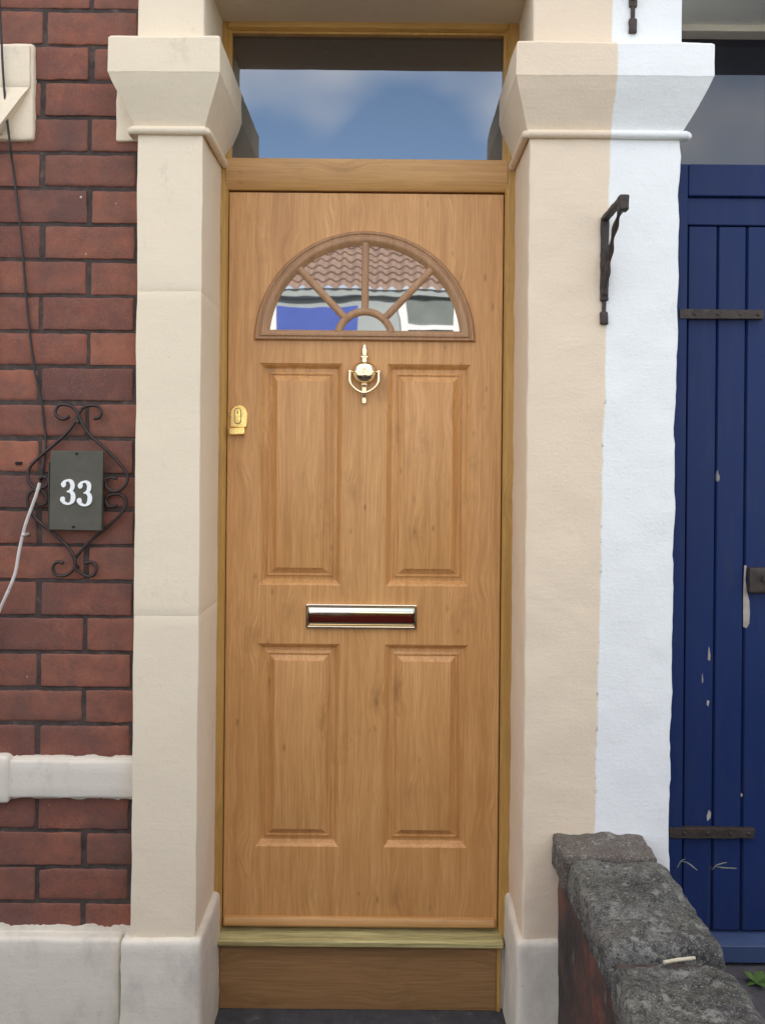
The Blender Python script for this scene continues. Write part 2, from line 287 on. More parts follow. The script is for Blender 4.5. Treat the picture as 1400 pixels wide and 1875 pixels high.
# ------------------------------------------------------------------ mesh helpers
class MB:
    def __init__(s): s.v = []; s.f = []; s.a = []
    def add(s, vs, fs, tint=None):
        o = len(s.v); s.v += [tuple(v) for v in vs]; s.f += [tuple(i + o for i in f) for f in fs]
        s.a += [tint if tint is not None else .5] * len(fs)
    def box(s, x0, x1, y0, y1, z0, z1):
        s.add([(x0, y0, z0), (x1, y0, z0), (x1, y1, z0), (x0, y1, z0), (x0, y0, z1), (x1, y0, z1), (x1, y1, z1), (x0, y1, z1)],
              [(0, 3, 2, 1), (4, 5, 6, 7), (0, 1, 5, 4), (1, 2, 6, 5), (2, 3, 7, 6), (3, 0, 4, 7)])
    def rbox(s, x0, x1, y0, y1, z0, z1, r=.004, step=.03, amp=0, nscale=12, tint=None, warp=None, seed=0):
        """gridded box with rounded edges and a noisy skin"""
        def ticks(a, b):
            rr = min(r, (b - a) * .45); n = max(1, int(round((b - a - 2 * rr) / step)))
            return [a, a + rr * .35] + [a + rr + (b - a - 2 * rr) * i / n for i in range(n + 1)] + [b - rr * .35, b]
        T = [ticks(x0, x1), ticks(y0, y1), ticks(z0, z1)]; lo = Vector((x0, y0, z0)); hi = Vector((x1, y1, z1))
        idx = {}; vs = []; fs = []
        def vert(i, j, k):
            key = (i, j, k)
            if key in idx: return idx[key]
            p = Vector((T[0][i], T[1][j], T[2][k]))
            q = Vector([min(max(p[a], lo[a] + min(r, (hi[a] - lo[a]) * .45)), hi[a] - min(r, (hi[a] - lo[a]) * .45)) for a in range(3)])
            d = p - q
            if d.length > 1e-9: p = q + d.normalized() * min(r, d.length if d.length < r else r)
            if amp:
                n = noise.noise_vector(p * nscale + Vector((seed, seed * .7, 0))) + .5 * noise.noise_vector(p * nscale * 3.1 + Vector((seed, 5, 0)))
                p = p + n * amp
            if warp: p = warp(p)
            idx[key] = len(vs); vs.append(p); return idx[key]
        n = [len(t) - 1 for t in T]
        for ax in range(3):
            b, c = [(1, 2), (2, 0), (0, 1)][ax]
            for side in (0, n[ax]):
                for i in range(n[b]):
                    for j in range(n[c]):
                        q = []
                        for (di, dj) in ((0, 0), (1, 0), (1, 1), (0, 1)):
                            k = [0, 0, 0]; k[ax] = side; k[b] = i + di; k[c] = j + dj; q.append(vert(*k))
                        fs.append(tuple(q if side else q[::-1]))
        s.add(vs, fs, tint)
    def prism(s, poly, y0, y1):
        """poly: [(x,z)] extruded from y0 (front) to y1"""
        n = len(poly)
        s.add([(x, y0, z) for x, z in poly] + [(x, y1, z) for x, z in poly],
              [tuple(range(n)), tuple(range(2 * n - 1, n - 1, -1))] + [(i + n, (i + 1) % n + n, (i + 1) % n, i) for i in range(n)])
    def xprism(s, poly, x0, x1):
        """poly: [(y,z)] extruded along x"""
        n = len(poly)
        s.add([(x0, y, z) for y, z in poly] + [(x1, y, z) for y, z in poly],
              [tuple(range(n - 1, -1, -1)), tuple(range(n, 2 * n))] + [(i, (i + 1) % n, (i + 1) % n + n, i + n) for i in range(n)])
    def zprism(s, poly, z0, z1):
        n = len(poly)
        s.add([(x, y, z0) for x, y in poly] + [(x, y, z1) for x, y in poly],
              [tuple(range(n - 1, -1, -1)), tuple(range(n, 2 * n))] + [(i, (i + 1) % n, (i + 1) % n + n, i + n) for i in range(n)])
    def tube(s, pts, r, seg=8, cap=True):
        pts = [Vector(p) for p in pts]; rs = r if isinstance(r, (list, tuple)) else [r] * len(pts)
        vs = []; fs = []; prev = None
        for i, p in enumerate(pts):
            t = (pts[min(i + 1, len(pts) - 1)] - pts[max(i - 1, 0)]).normalized()
            if prev is None: u = t.orthogonal().normalized()
            else: u = (prev - t * prev.dot(t)).normalized()
            prev = u; v = t.cross(u)
            for k in range(seg):
                a = 2 * math.pi * k / seg; vs.append(p + (u * math.cos(a) + v * math.sin(a)) * rs[i])
        for i in range(len(pts) - 1):
            for k in range(seg):
                k2 = (k + 1) % seg; fs.append((i * seg + k, i * seg + k2, (i + 1) * seg + k2, (i + 1) * seg + k))
        if cap: fs += [tuple(range(seg - 1, -1, -1)), tuple((len(pts) - 1) * seg + k for k in range(seg))]
        s.add(vs, fs)
    def lathe(s, prof, c, seg=20, squash=1.0):
        """prof [(r,z)] about the vertical axis through c; squash flattens the depth"""
        vs = []; fs = []; n = len(prof)
        for r, z in prof:
            for k in range(seg):
                a = 2 * math.pi * k / seg; vs.append((c[0] + r * math.cos(a), c[1] + r * math.sin(a) * squash, c[2] + z))
        for i in range(n - 1):
            for k in range(seg):
                k2 = (k + 1) % seg; fs.append((i * seg + k, i * seg + k2, (i + 1) * seg + k2, (i + 1) * seg + k))
        fs += [tuple(range(seg - 1, -1, -1)), tuple((n - 1) * seg + k for k in range(seg))]
        s.add(vs, fs)
    def loft(s, rings):
        """closed rings with equal vertex counts, ends capped"""
        n = len(rings[0]); vs = [p for r in rings for p in r]; fs = []
        for i in range(len(rings) - 1):
            for k in range(n):
                k2 = (k + 1) % n; fs.append((i * n + k, i * n + k2, (i + 1) * n + k2, (i + 1) * n + k))
        fs += [tuple(range(n - 1, -1, -1)), tuple((len(rings) - 1) * n + k for k in range(n))]
        s.add(vs, fs)

def spline(pts, n=8):
    pts = [Vector(p) for p in pts]; out = []
    for i in range(len(pts) - 1):
        p0, p1, p2, p3 = pts[max(i - 1, 0)], pts[i], pts[i + 1], pts[min(i + 2, len(pts) - 1)]
        for k in range(n):
            t = k / n
            out.append(.5 * (2 * p1 + (p2 - p0) * t + (2 * p0 - 5 * p1 + 4 * p2 - p3) * t * t + (3 * p1 - p0 - 3 * p2 + p3) * t ** 3))
    return out + [pts[-1]]

BASE = {}
def obj(name, mb, mat, parent=None, bevel=0, smooth=True, label=None, seg=2):
    me = bpy.data.meshes.new(name)
    off = BASE.get(parent.as_pointer(), Vector()) if parent else Vector()
    if not parent:                                     # stand-alone things get their origin at their base
        xs = [v[0] for v in mb.v]; ys = [v[1] for v in mb.v]; zs = [v[2] for v in mb.v]
        off = Vector(((min(xs) + max(xs)) / 2, (min(ys) + max(ys)) / 2, min(zs)))
    me.from_pydata([Vector(v) - off for v in mb.v], [], mb.f)
    me.update()
    at = me.attributes.new('tint', 'FLOAT', 'FACE'); at.data.foreach_set('value', mb.a)
    bm = bmesh.new(); bm.from_mesh(me); bmesh.ops.recalc_face_normals(bm, faces=bm.faces); bm.to_mesh(me); bm.free()
    if smooth:
        me.polygons.foreach_set('use_smooth', [True] * len(me.polygons))
        me.set_sharp_from_angle(angle=math.radians(38))
    me.materials.append(M[mat] if isinstance(mat, str) else mat)
    o = bpy.data.objects.new(name, me); COL.objects.link(o)
    if parent: o.parent = parent; BASE[o.as_pointer()] = off
    else: o.location = off; BASE[o.as_pointer()] = off
    if bevel:
        b = o.modifiers.new('bevel', 'BEVEL'); b.width = bevel; b.segments = seg; b.limit_method = 'ANGLE'; b.angle_limit = math.radians(40)
        b.harden_normals = False
    if label: o['label'] = label
    return o
def tag(o, label=None, cat=None, group=None, kind=None):
    if label: o['label'] = label
    if cat: o['category'] = cat
    if group: o['group'] = group
    if kind: o['kind'] = kind
    return o
def thing(name, loc, label, cat, group=None):
    o = bpy.data.objects.new(name, None); COL.objects.link(o); o.location = loc; o.empty_display_size = .1
    BASE[o.as_pointer()] = Vector(loc); return tag(o, label, cat, group)

# ------------------------------------------------------------------ ground, road
g = MB(); g.box(-60, 60, -60, -.0, -.4, -.16)
tag(obj('ground', g, 'paving', smooth=False), kind='structure')
g = MB(); g.box(-60, 60, -9.2, -3.3, -.3, -.156)
tag(obj('road', g, 'asphalt', smooth=False), kind='structure')
g = MB(); g.rbox(-8, 8, -3.3, -2.35, -.3, -.06, .02, .5); g.rbox(-8, 8, -10.7, -9.2, -.3, -.06, .02, .5)
tag(obj('pavement', g, 'paving'), kind='structure')
g = MB(); g.rbox(-1.75, .42, -2.35, -.22, -.3, -.08, .01, .3)
tag(obj('front_path', g, 'yard'), kind='structure')
g = MB(); g.rbox(.655, 2.4, -2.0, .24, -.3, .150, .008, .08, .002, 9)
tag(obj('neighbour_path', g, 'yard'), kind='structure')
g = MB(); g.rbox(-.60, .46, -.24, .26, -.2, .002, .012, .05, .002, 10)
tag(obj('doorstep', g, 'step'), 'dark slate step at the foot of the oak door', 'doorstep')

# ------------------------------------------------------------------ the house
XL0, XL1, XR0, XR1 = -.633, -.4715, .345, .722           # pillar edges
SOF = 2.735                                            # underside of the lintels
house = thing('brick_house', (-1.2, .3, -.16), 'red brick terraced house front with dark mortar left of the oak door', 'house')
YB = .05
wall = MB()
cw, ch = .2425, .0913
z_ref = P(120, 868, YB).z; x_ref = P(77, 440, YB).x
bx_right = XL0 + .012
def brick_rows(z_lo, z_hi):
    k0 = int(math.floor((z_lo - z_ref) / ch)) - 1
    for k in range(k0, k0 + 60):
        za, zb = z_ref + k * ch + .0042, z_ref + (k + 1) * ch - .0042
        lo, hi = max(za, z_lo), min(zb, z_hi)
        if hi - lo < .012: continue
        shift = 0 if k % 2 == 0 else cw / 2
        x = x_ref + shift - 6 * cw
        while x < bx_right:
            jx = random.uniform(-.004, .004)
            a, b = max(x + .0052 + jx, -1.75), min(x + cw - .0052 + random.uniform(-.003, .003), bx_right - (.004 if zb > 1.9 else .020 + .004 * random.random()))
            if b - a > .03:
                dy = random.uniform(-.0015, .0015); dz = random.uniform(-.0012, .0012)
                wall.rbox(a, b, YB + dy, YB + .05, lo + dz, hi + dz, random.choice((.003, .004, .005, .009)), .014, .0019, 34, tint=min(1, max(0, random.gauss(.62, .22))), seed=random.uniform(0, 50))
            x += cw
brick_rows(.30, 3.3)
obj('wall', wall, 'brick', house)
m_ = MB(); m_.rbox(-1.75, bx_right, YB + .0035, YB + .3, -.1, 3.3, .001, .012, .0012, 60)
obj('mortar_bed', m_, 'mortar', house)
# the body of the terrace behind and above; its roof keeps the sun off the street front
b_ = MB(); b_.box(-7, 7, .36, 7, -.16, 5.6); obj('house_body', b_, 'mortar', house, smooth=False)
b_ = MB(); b_.box(-7, 7, .03, .358, 3.3, 5.6); obj('upper_wall', b_, 'brick', house, smooth=False)
b_ = MB(); b_.xprism([(-.25, 5.5), (3.7, 8.0), (7.4, 5.5)], -7.2, 7.2); obj('roof', b_, 'tile', house, smooth=False)
b_ = MB(); b_.box(-7, -1.752, YB, .358, -.16, 3.298); obj('side_wall', b_, 'brick', house, smooth=False)

def ragged(x0, x1, z0, z1, n, amp0, amp1, left=0):
    pts = []
    for i in range(n + 1):
        x = x0 + (x1 - x0) * i / n; pts.append((x, z0 + amp0 * (noise.noise((x * 30, 3, 0)) + .6 * noise.noise((x * 90, 7, 0)))))
    for i in range(n + 1):
        x = x1 - (x1 - x0) * i / n; pts.append((x, z1 + amp1 * (noise.noise((x * 26, 11, 0)) + .6 * noise.noise((x * 95, 17, 0)))))
    return pts
bz0, bz1 = P(120, 1466, .03).z, P(120, 1388, .03).z
b_ = MB(); b_.rbox(-1.75, XL0 + .006, .028, YB + .1, bz0 + .006, bz1 - .006, .008, .03, .002, 14)
b_.prism(ragged(-1.75, XL0 + .004, bz0, bz1, 150, .006, .006), YB - .0045, YB + .05)
obj('stone_band', b_, 'band', house)
b_ = MB(); b_.rbox(-1.75, P(15, 1430, .02).x, .020, YB + .1, P(8, 1474, .02).z, P(8, 1386, .02).z, .012, .02, .003, 16); obj('sill_end', b_, 'band', house)
b_ = MB(); pz = P(100, 1722, .0).z
b_.rbox(-1.75, -.662, .008, .3, -.2, pz, .012, .03, .0025, 12)
b_.prism(ragged(-1.75, XL0, pz - .02, pz + .012, 150, .0, .007), YB - .006, YB + .04)
obj('plinth_course', b_, 'plinth', house)

# pillars
def capital(mb, x0, x1, ol, orr, top, mid, bot, p, seed, nx=14):
    def ring(z, a, b, f):
        pts = []
        for i in range(nx + 1): pts.append(Vector((a + (b - a) * i / nx, f, z)))
        for i in range(1, 13): pts.append(Vector((b, f + (.30 - f) * i / 12, z)))
        for i in range(1, nx + 1): pts.append(Vector((b + (a - b) * i / nx, .30, z)))
        for i in range(1, 12): pts.append(Vector((a, .30 + (f - .30) * i / 12, z)))
        return pts
    e = .005
    R = [(top, x0 - ol + e * 2, x1 + orr - e * 2, -p + e * 2), (top - .002, x0 - ol + e, x1 + orr - e, -p + e), (top - e * 1.6, x0 - ol, x1 + orr, -p)]
    for i in range(1, 5): R.append((top - (top - mid) * i / 5, x0 - ol, x1 + orr, -p))
    R.append((mid + .003, x0 - ol, x1 + orr, -p)); R.append((mid - .001, x0 - ol + .002, x1 + orr - .002, -p + .002))
    for i in range(1, 8):
        t = i / 7; R.append((mid + (bot - mid) * t, x0 - ol + (ol - .006) * t, x1 + orr - (orr - .004) * t, -p + (p - .003) * t))
    rings = []
    for z, a, b, f in R:
        rr = []
        for q in ring(z, a, b, f):
            n = noise.noise_vector(q * 11 + Vector((seed, 0, 0))) * .0022 + noise.noise_vector(q * 40 + Vector((seed, 0, 9))) * .0008
            rr.append(q + n)
        rings.append(rr)
    mb.loft(rings[::-1])
def bead_path(x0, x1, z, l, r, yb=.29):
    o = .004
    return [(x0 - l, .03, z), (x0 - l + .001, -o + .004, z), (x0 - l + .006, -o, z)] + [(x0 + (x1 - x0) * i / 10, -o, z) for i in range(1, 10)] + \
           [(x1 + r - .006, -o, z), (x1 + r - .001, -o + .004, z), (x1 + r, .03, z)] + [(x1 + r, .03 + (yb - .03) * i / 6, z) for i in range(1, 7)]
CT, CM, CB = 2.554, 2.460, 2.345
lp = thing('stone_pillar', ((XL0 + XL1) / 2, .1, -.08), 'cream painted stone pillar between the brick wall and the oak door', 'pillar', 'painted pillars beside the oak door')
s_ = MB()
cuts = [.30, P(300, 1127, 0).z, P(300, 533, 0).z, CB + .01]
for i in range(3): s_.rbox(XL0, XL1, .0, .30, cuts[i] + .0001, cuts[i + 1] - .0001, .0007, .025, .0018, 8, seed=2)
obj('shaft', s_, 'cream', lp)
s_ = MB(); s_.rbox(XL0 - .004, XL1 + .0, .002, .30, CT - .01, 3.28, .005, .03, .0018, 8); obj('upper_shaft', s_, 'cream', lp)
s_ = MB(); capital(s_, XL0, XL1, .060, .051, CT, CM, CB, .052, 1.0)
s_.rbox(P(213, 200, .042).x, XL0 + .02, .041, .2, P(213, 258, .042).z, CM + .03, .006, .02, .002, 20)
cap_ = obj('capital', s_, 'cream', lp); cap_.data.set_sharp_from_angle(angle=math.radians(21))
s_ = MB(); s_.tube(bead_path(XL0, XL1, CB - .008, .018, .010), .0105, 10); obj('bead', s_, 'cream', cap_)
s_ = MB()
def slope_top(p, x0, x1): return p
s_.rbox(-.657, XL1 + .016, -.016, .30, -.2, P(300, 1722, -.014).z, .014, .02, .004, 10)
obj('plinth', s_, 'plinth', lp)

rp_ = thing('stone_pillar', ((XR0 + XR1) / 2, .1, -.08), 'wide pillar painted half tan and half white between the oak and blue doors', 'pillar', 'painted pillars beside the oak door')
def edge_wob(p):
    if p.x > XR1 - .03:
        t = (p.z - .3) / 2.0
        p.x += -.014 * (1 - t) + .0055 * noise.noise((p.z * 9, 1, 2)) + .003 * noise.noise((p.z * 40, 4, 2))
    return p
s_ = MB()
s_.rbox(XR0 - .0005, XR1, 0, .30, .30, CB + .01, .006, .020, .0030, 9, warp=edge_wob, seed=4)
obj('shaft', s_, 'two_tone', rp_)
s_ = MB(); s_.rbox(XR0 + .006, XR1 + .002, .002, .30, CT - .01, 3.28, .005, .03, .0018, 8); obj('upper_shaft', s_, 'two_tone', rp_)
s_ = MB(); capital(s_, XR0, XR1, .043, .064, CT - .004, CM, CB, .052, 8.0, 26); cap_ = obj('capital', s_, 'two_tone', rp_); cap_.data.set_sharp_from_angle(angle=math.radians(21))
s_ = MB()
bp = [(XR0 - .010, .29 - .26 * i / 6, CB - .008) for i in range(6)] + bead_path(XR0, XR1, CB - .008, .010, .018)[0:-6]
s_.tube(bp, .0105, 10); obj('bead', s_, 'two_tone', cap_)
s_ = MB(); s_.rbox(XR0 - .014, XR1 + .01, -.016, .30, -.2, P(970, 1724, -.014).z, .014, .02, .004, 10, seed=9)
obj('plinth', s_, 'plinth', rp_)

# window pillar: only its capital reaches into the picture on the left
wp = thing('window_pillar', (-1.05, .08, CB - .02), 'cream stone window pillar with its capital at the upper left edge of the brick wall', 'pillar')
s_ = MB(); xe = P(47, 160, .0).x
s_.rbox(-1.30, xe + .005, .036, .2, P(20, 256, .036).z, P(20, 78, .036).z, .009, .02, .003, 22, seed=2)
obj('wall_stone', s_, 'cream', wp)
s_ = MB(); s_.rbox(-1.24, xe - .096, .034, .2, P(20, 1390, .02).z, P(20, 240, .03).z, .005, .03, .0018, 8); obj('shaft', s_, 'cream', wp)
s_ = MB(); capital(s_, -1.24, xe - .075, .06, .073, P(20, 79, .03).z, P(20, 158, .03).z, P(20, 246, .03).z, -.029, 5.0); obj('capital', s_, 'cream', wp)

# lintels
lt = MB(); lt.rbox(XL1 - .02, XR0 + .02, .0, .34, SOF, 3.28, .004, .04, .0015, 8)
tag(obj('door_lintel', lt, 'soffit'), 'shaded cream lintel underside over the oak door frame', 'lintel')
lt = MB(); lt.rbox(XR1 - .02, 2.4, .0, .34, SOF - .01, 3.28, .004, .04, .0015, 8)
tag(obj('door_lintel', lt, 'soffit_grey'), 'grey lintel underside over the blue neighbouring door', 'lintel')

# ------------------------------------------------------------------ oak door: frame
LX0, LX1, LZ0, LZ1, LY = -.4500, .3145, .2175, 2.269, .250
FY = .233
TZ0, TZ1, HZ = 2.2715, 2.356, 2.7135
fr = thing('door_frame', (-.068, FY, 0), 'yellow oak door frame with a transom window above the door', 'door frame')
def jamb(xo, xi, z0, z1):
    """post with a chamfer towards the leaf; xo outer edge, xi inner edge"""
    s = 1 if xi > xo else -1
    mb = MB(); mb.zprism([(xo, FY), (xi - s * .010, FY), (xi - s * .003, FY + .010), (xi - s * .003, .335), (xo, .335)][::s], z0, z1); return mb
obj('jamb', jamb(XL1 - .03, LX0, .19, SOF + .02), 'frame', fr, .0012)
obj('jamb', jamb(XR0 + .03, LX1, .19, SOF + .02), 'frame', fr, .0012)
mb = MB(); mb.xprism([(FY + .012, SOF + .01), (.33, SOF + .01), (.33, HZ), (FY + .016, HZ), (FY + .0005, HZ + .008), (FY + .0005, SOF + .01)][1:], LX0 - .006, LX1 + .006); obj('frame_head', mb, 'frame_h', fr, .001)
mb = MB(); mb.xprism([(FY - .0015, TZ1), (FY - .0015, TZ0 + .022), (FY + .013, TZ0), (.33, TZ0), (.33, TZ1)], LX0 - .0085, LX1 + .0085); obj('transom_bar', mb, 'oak_h', fr, .0015)
mb = MB()
for (a, b, c, d) in ((LX0 - .004, LX0 + .004, TZ1 - .001, HZ + .002), (LX1 - .004, LX1 + .004, TZ1 - .001, HZ + .002)): mb.box(a, b, FY + .012, .30, c, d)
mb.box(LX0 + .004, LX1 - .004, FY + .0125, .30, TZ1 - .001, TZ1 + .005); mb.box(LX0 + .004, LX1 - .004, FY + .0125, .30, HZ - .005, HZ + .001)
tw = obj('transom_window', mb, 'frame', fr)
mb = MB(); mb.box(LX0 + .0035, LX1 - .0035, .262, .27, TZ1 + .0045, HZ - .0045); obj('pane', mb, 'glass', tw, smooth=False)
mb = MB(); mb.xprism([(.203, .187), (.203, .199), (.206, .2015), (.30, .2150), (.30, .187)], -.4635, .3265); obj('threshold', mb, 'pine', fr, .0015)
mb = MB(); mb.box(-.4535, .3105, .226, .30, .002, .1865); obj('kick_board', mb, 'board', fr, .001)
mb = MB(); mb.box(-.4665, -.4539, .222, .30, .002, .1866); mb.box(.3109, .3215, .222, .30, .002, .1866); obj('board_edging', mb, 'frame', fr, .001)
mb = MB(); mb.box(XL1 - .02, XR0 + .02, .236, .34, -.1, .189); obj('riser', mb, 'plinth', fr)

# ------------------------------------------------------------------ oak door: leaf
door = thing('front_door', ((LX0 + LX1) / 2, LY, LZ0), 'golden oak front door with sunburst fanlight, four panels and brass fittings', 'door')
lf = MB()
def pr(x0, y0, x1, y1):
    a, b = P(x0, y0, LY), P(x1, y1, LY); return a.x, b.x, b.z, a.z
pans = [pr(476, 664, 625, 1072), pr(708, 667, 858, 1075), pr(471, 1178, 617, 1551), pr(706, 1180, 853, 1553)]
xa0 = (pans[0][0] + pans[2][0]) / 2; xa1 = (pans[0][1] + pans[2][1]) / 2; xb0 = (pans[1][0] + pans[3][0]) / 2; xb1 = (pans[1][1] + pans[3][1]) / 2
zu0 = (pans[0][2] + pans[1][2]) / 2; zu1 = (pans[0][3] + pans[1][3]) / 2; zl0 = (pans[2][2] + pans[3][2]) / 2; zl1 = (pans[2][3] + pans[3][3]) / 2
gx, gz = .003, .003
XS = [LX0 + .0004, xa0, xa1, xb0, xb1, LX1 - .0010]; ZS = [LZ0 + .002, zl0, zl1, zu0, zu1, LZ1 - .003]
for i in range(5):
    for j in range(5):
        if i in (1, 3) and j in (1, 3): continue
        lf.add([(XS[i], LY, ZS[j]), (XS[i + 1], LY, ZS[j]), (XS[i + 1], LY, ZS[j + 1]), (XS[i], LY, ZS[j + 1])], [(0, 1, 2, 3)])
PROF = [(0, 0), (.0010, .0022), (.0035, .0036), (.008, .0100), (.0115, .0150), (.0140, .0165), (.0200, .0165), (.0215, .0160), (.0275, .0095), (.0300, .0098), (.0315, .0132), (.0335, .0132), (.0480, .0040), (.0488, .0008), (.0505, .0003)]
for i in (1, 3):
    for j in (1, 3):
        loops = []
        for o, d in PROF:
            loops.append([(XS[i] + o, LY + d, ZS[j] + o), (XS[i + 1] - o, LY + d, ZS[j] + o), (XS[i + 1] - o, LY + d, ZS[j + 1] - o), (XS[i] + o, LY + d, ZS[j + 1] - o)])
        vs = [p for l in loops for p in l]; fs = []
        for k in range(len(loops) - 1):
            for q in range(4): fs.append((k * 4 + q, k * 4 + (q + 1) % 4, (k + 1) * 4 + (q + 1) % 4, (k + 1) * 4 + q))
        fs.append(tuple((len(loops) - 1) * 4 + q for q in range(4))); lf.add(vs, fs)
# sides and back
x0, x1, z0, z1 = XS[0], XS[-1], ZS[0], ZS[-1]; yb = LY + .044
def edge_strip(a, b): lf.add([(a[0], LY, a[1]), (b[0], LY, b[1]), (b[0], yb, b[1]), (a[0], yb, a[1])], [(0, 1, 2, 3)])
edge_strip((x0, z0), (x0, z1)); edge_strip((x1, z1), (x1, z0)); edge_strip((x0, z1), (x1, z1)); edge_strip((x1, z0), (x0, z0))
lf.add([(x0, yb, z0), (x1, yb, z0), (x1, yb, z1), (x0, yb, z1)], [(0, 1, 2, 3)])
leaf_me = obj('leaf', lf, 'oak', door)
bm = bmesh.new(); bm.from_mesh(leaf_me.data); bmesh.ops.remove_doubles(bm, verts=bm.verts, dist=1e-5); bmesh.ops.recalc_face_normals(bm, faces=bm.faces); bm.to_mesh(leaf_me.data); bm.free()
leaf_me.data.set_sharp_from_angle(angle=math.radians(30))
# bottom weather bar
mb = MB(); wz1, wz0 = P(660, 1677, LY).z, LZ0 + .003
mb.xprism([(LY + .01, wz0), (LY - .008, wz0), (LY - .014, wz0 + .006), (LY - .013, wz1 - .012), (LY - .007, wz1 - .003), (LY + .01, wz1)], LX0 + .004, LX1 - .008)
obj('weather_bar', mb, 'oak_h', door, .0015)
# fanlight
fc = P(667.5, 625, LY); RO, RG = 202 / FPX * (D + LY), 173 / FPX * (D + LY)
fan = MB()
def dee(R, zlow, n=48):
    """half-round outline from lower right over the top to lower left, flat foot at zlow above the centre"""
    a0 = math.asin(max(0, zlow) / R)
    return [(fc.x + R * math.cos(a0 + (math.pi - 2 * a0) * i / n), fc.z + R * math.sin(a0 + (math.pi - 2 * a0) * i / n)) for i in range(n + 1)]
prof = [(0, 0.0), (.002, -.008), (.006, -.012), (.010, -.0115), (.0125, -.0085), (.0155, -.0085), (.019, -.0125), (.026, -.0135), (.031, -.012), (.036, -.008), (.042, -.0035), (.044, .004)]
WID = RO - RG
loops = []
for o, d in prof:
    k = o / .044; R = RO - WID * k; zl = .031 * k
    loops.append([(x, LY + d, z) for x, z in dee(R, zl)])
n = len(loops[0]); vs = [p for l in loops for p in l]; fs = []
for k in range(len(loops) - 1):
    for q in range(n): fs.append((k * n + q, k * n + (q + 1) % n, (k + 1) * n + (q + 1) % n, (k + 1) * n + q))
fan.add(vs, fs); fobj = obj('fanlight', fan, 'moulding', door)
gl = MB(); gl.prism(dee(RG + .006, .028), LY - .0022, LY - .0005); obj('pane', gl, 'fan_glass', fobj, smooth=False)
# glazing bars
gb = MB(); RI = 50 / FPX * (D + LY); gcz = fc.z + .006
def bar(path, wd=.0105):
    """rounded bar: section across the path, standing on the glass"""
    sec = [(-1, 0), (-.95, .55), (-.6, .95), (0, 1.1), (.6, .95), (.95, .55), (1, 0)]
    rings = []
    for i, p in enumerate(path):
        t = (Vector(path[min(i + 1, len(path) - 1)]) - Vector(path[max(i - 1, 0)])).normalized(); nn = Vector((-t[1], t[0]))
        rings.append([Vector((p[0] + nn[0] * a * wd, LY - .0015 - b * .009, p[1] + nn[1] * a * wd)) for a, b in sec])
    gb.loft(rings)
bar([(fc.x + RI * math.cos(a), gcz + RI * math.sin(a)) for a in [math.radians(14 + 152 * i / 30) for i in range(31)]], .0105)
for ang in (46.5, 90, 133.5):
    a = math.radians(ang); bar([(fc.x + r * math.cos(a), gcz + r * math.sin(a)) for r in (RI + .003, RI + .06, RG + .004)], .0103)
obj('glazing_bars', gb, 'moulding', fobj)
# knocker
kn = MB(); kc = P(667, 686, LY)
pxm = (D + LY) / FPX
prof = [(1.5, -54), (4.2, -52.5), (4.8, -47), (4.2, -41), (5.6, -39), (5.2, -30), (5.0, -22), (6.5, -19.5), (6.5, -17.5), (5.0, -16.5), (10, -15.5), (16, -12.5), (19.5, -8), (21.2, -2), (21.5, 2.2), (24.5, 2.6), (24.5, 5), (22, 5.6), (21.6, 11), (19.6, 16), (15, 20), (9, 22.3), (6, 23), (5.0, 27), (5.2, 29), (8.2, 30.5), (8.2, 33), (5.0, 35), (4.2, 38), (5.4, 42), (5.4, 45), (3.4, 48), (3.6, 51), (1.5, 54)]
prof = [(r * pxm, z * pxm) for r, z in prof]
kn.lathe(prof[::1], (kc.x, LY - .009, kc.z), 28, .62)
kob = obj('knocker', kn, 'brass_pale', door)
kb = MB(); pth = [(-26, 0), (-26.5, -4), (-26, -17), (-21, -27), (-10, -35.5), (0, -38.5), (10, -35.5), (21, -27), (26, -17), (26.5, -4), (26, 0)]
kb.tube(spline([(kc.x + a * pxm, LY - .016 - .004 * (b < -10), kc.z + (b + 4) * pxm) for a, b in pth], 4), .0043, 10)
for sx in (-1, 1): kb.lathe([(.002, -.006), (.0052, -.004), (.0056, 0), (.0052, .004), (.002, .006)], (kc.x + sx * 26.5 * pxm, LY - .014, kc.z + 4 * pxm), 14)
obj('knocker_ring', kb, 'brass_pale', kob)
# lock
la, lb = P(422, 742, LY), P(453, 783, LY)
lx, lw = (la.x + lb.x) / 2, (lb.x - la.x) / 2
pts = [(lx - lw, lb.z)] + [(lx + lw, lb.z)] + [(lx + lw * math.cos(math.pi * i / 16), la.z - lw + lw * math.sin(math.pi * i / 16)) for i in range(17)]
mb = MB(); mb.prism(pts, LY - .006, LY + .001); lk = obj('lock', mb, 'brass', door, .0025, seg=3)
cy = P(436, 762, LY); mb = MB()
mb.prism([(cy.x + .0102 * math.cos(t), cy.z + (.0125 if math.sin(t) > 0 else -.0125) + .0102 * math.sin(t)) for t in [2 * math.pi * i / 28 for i in range(28)]], LY - .0063, LY - .004); obj('cylinder_shade_ring', mb, 'iron', lk)  # dark ring stands in for the recess shade round the cylinder
a, b = P(421, 782, LY), P(450, 797, LY); mb = MB(); mb.box(a.x, b.x, LY - .019, LY - .001, b.z, a.z - .0016); obj('finger_pull', mb, 'brass', lk, .003, seg=3)
cy = P(436, 762, LY); mb = MB()
mb.prism([(cy.x + .0085 * math.cos(t), cy.z + (.0125 if math.sin(t) > 0 else -.0125) + .0085 * math.sin(t)) for t in [2 * math.pi * i / 28 for i in range(28)]], LY - .0085, LY - .0055); obj('cylinder', mb, 'brass', lk, .001)
mb = MB(); mb.prism([(cy.x - .0012, cy.z + .006), (cy.x + .0012, cy.z + .006), (cy.x + .0012, cy.z + .014), (cy.x - .0012, cy.z + .014)], LY - .0089, LY - .0083); obj('keyhole', mb, 'hole', lk)
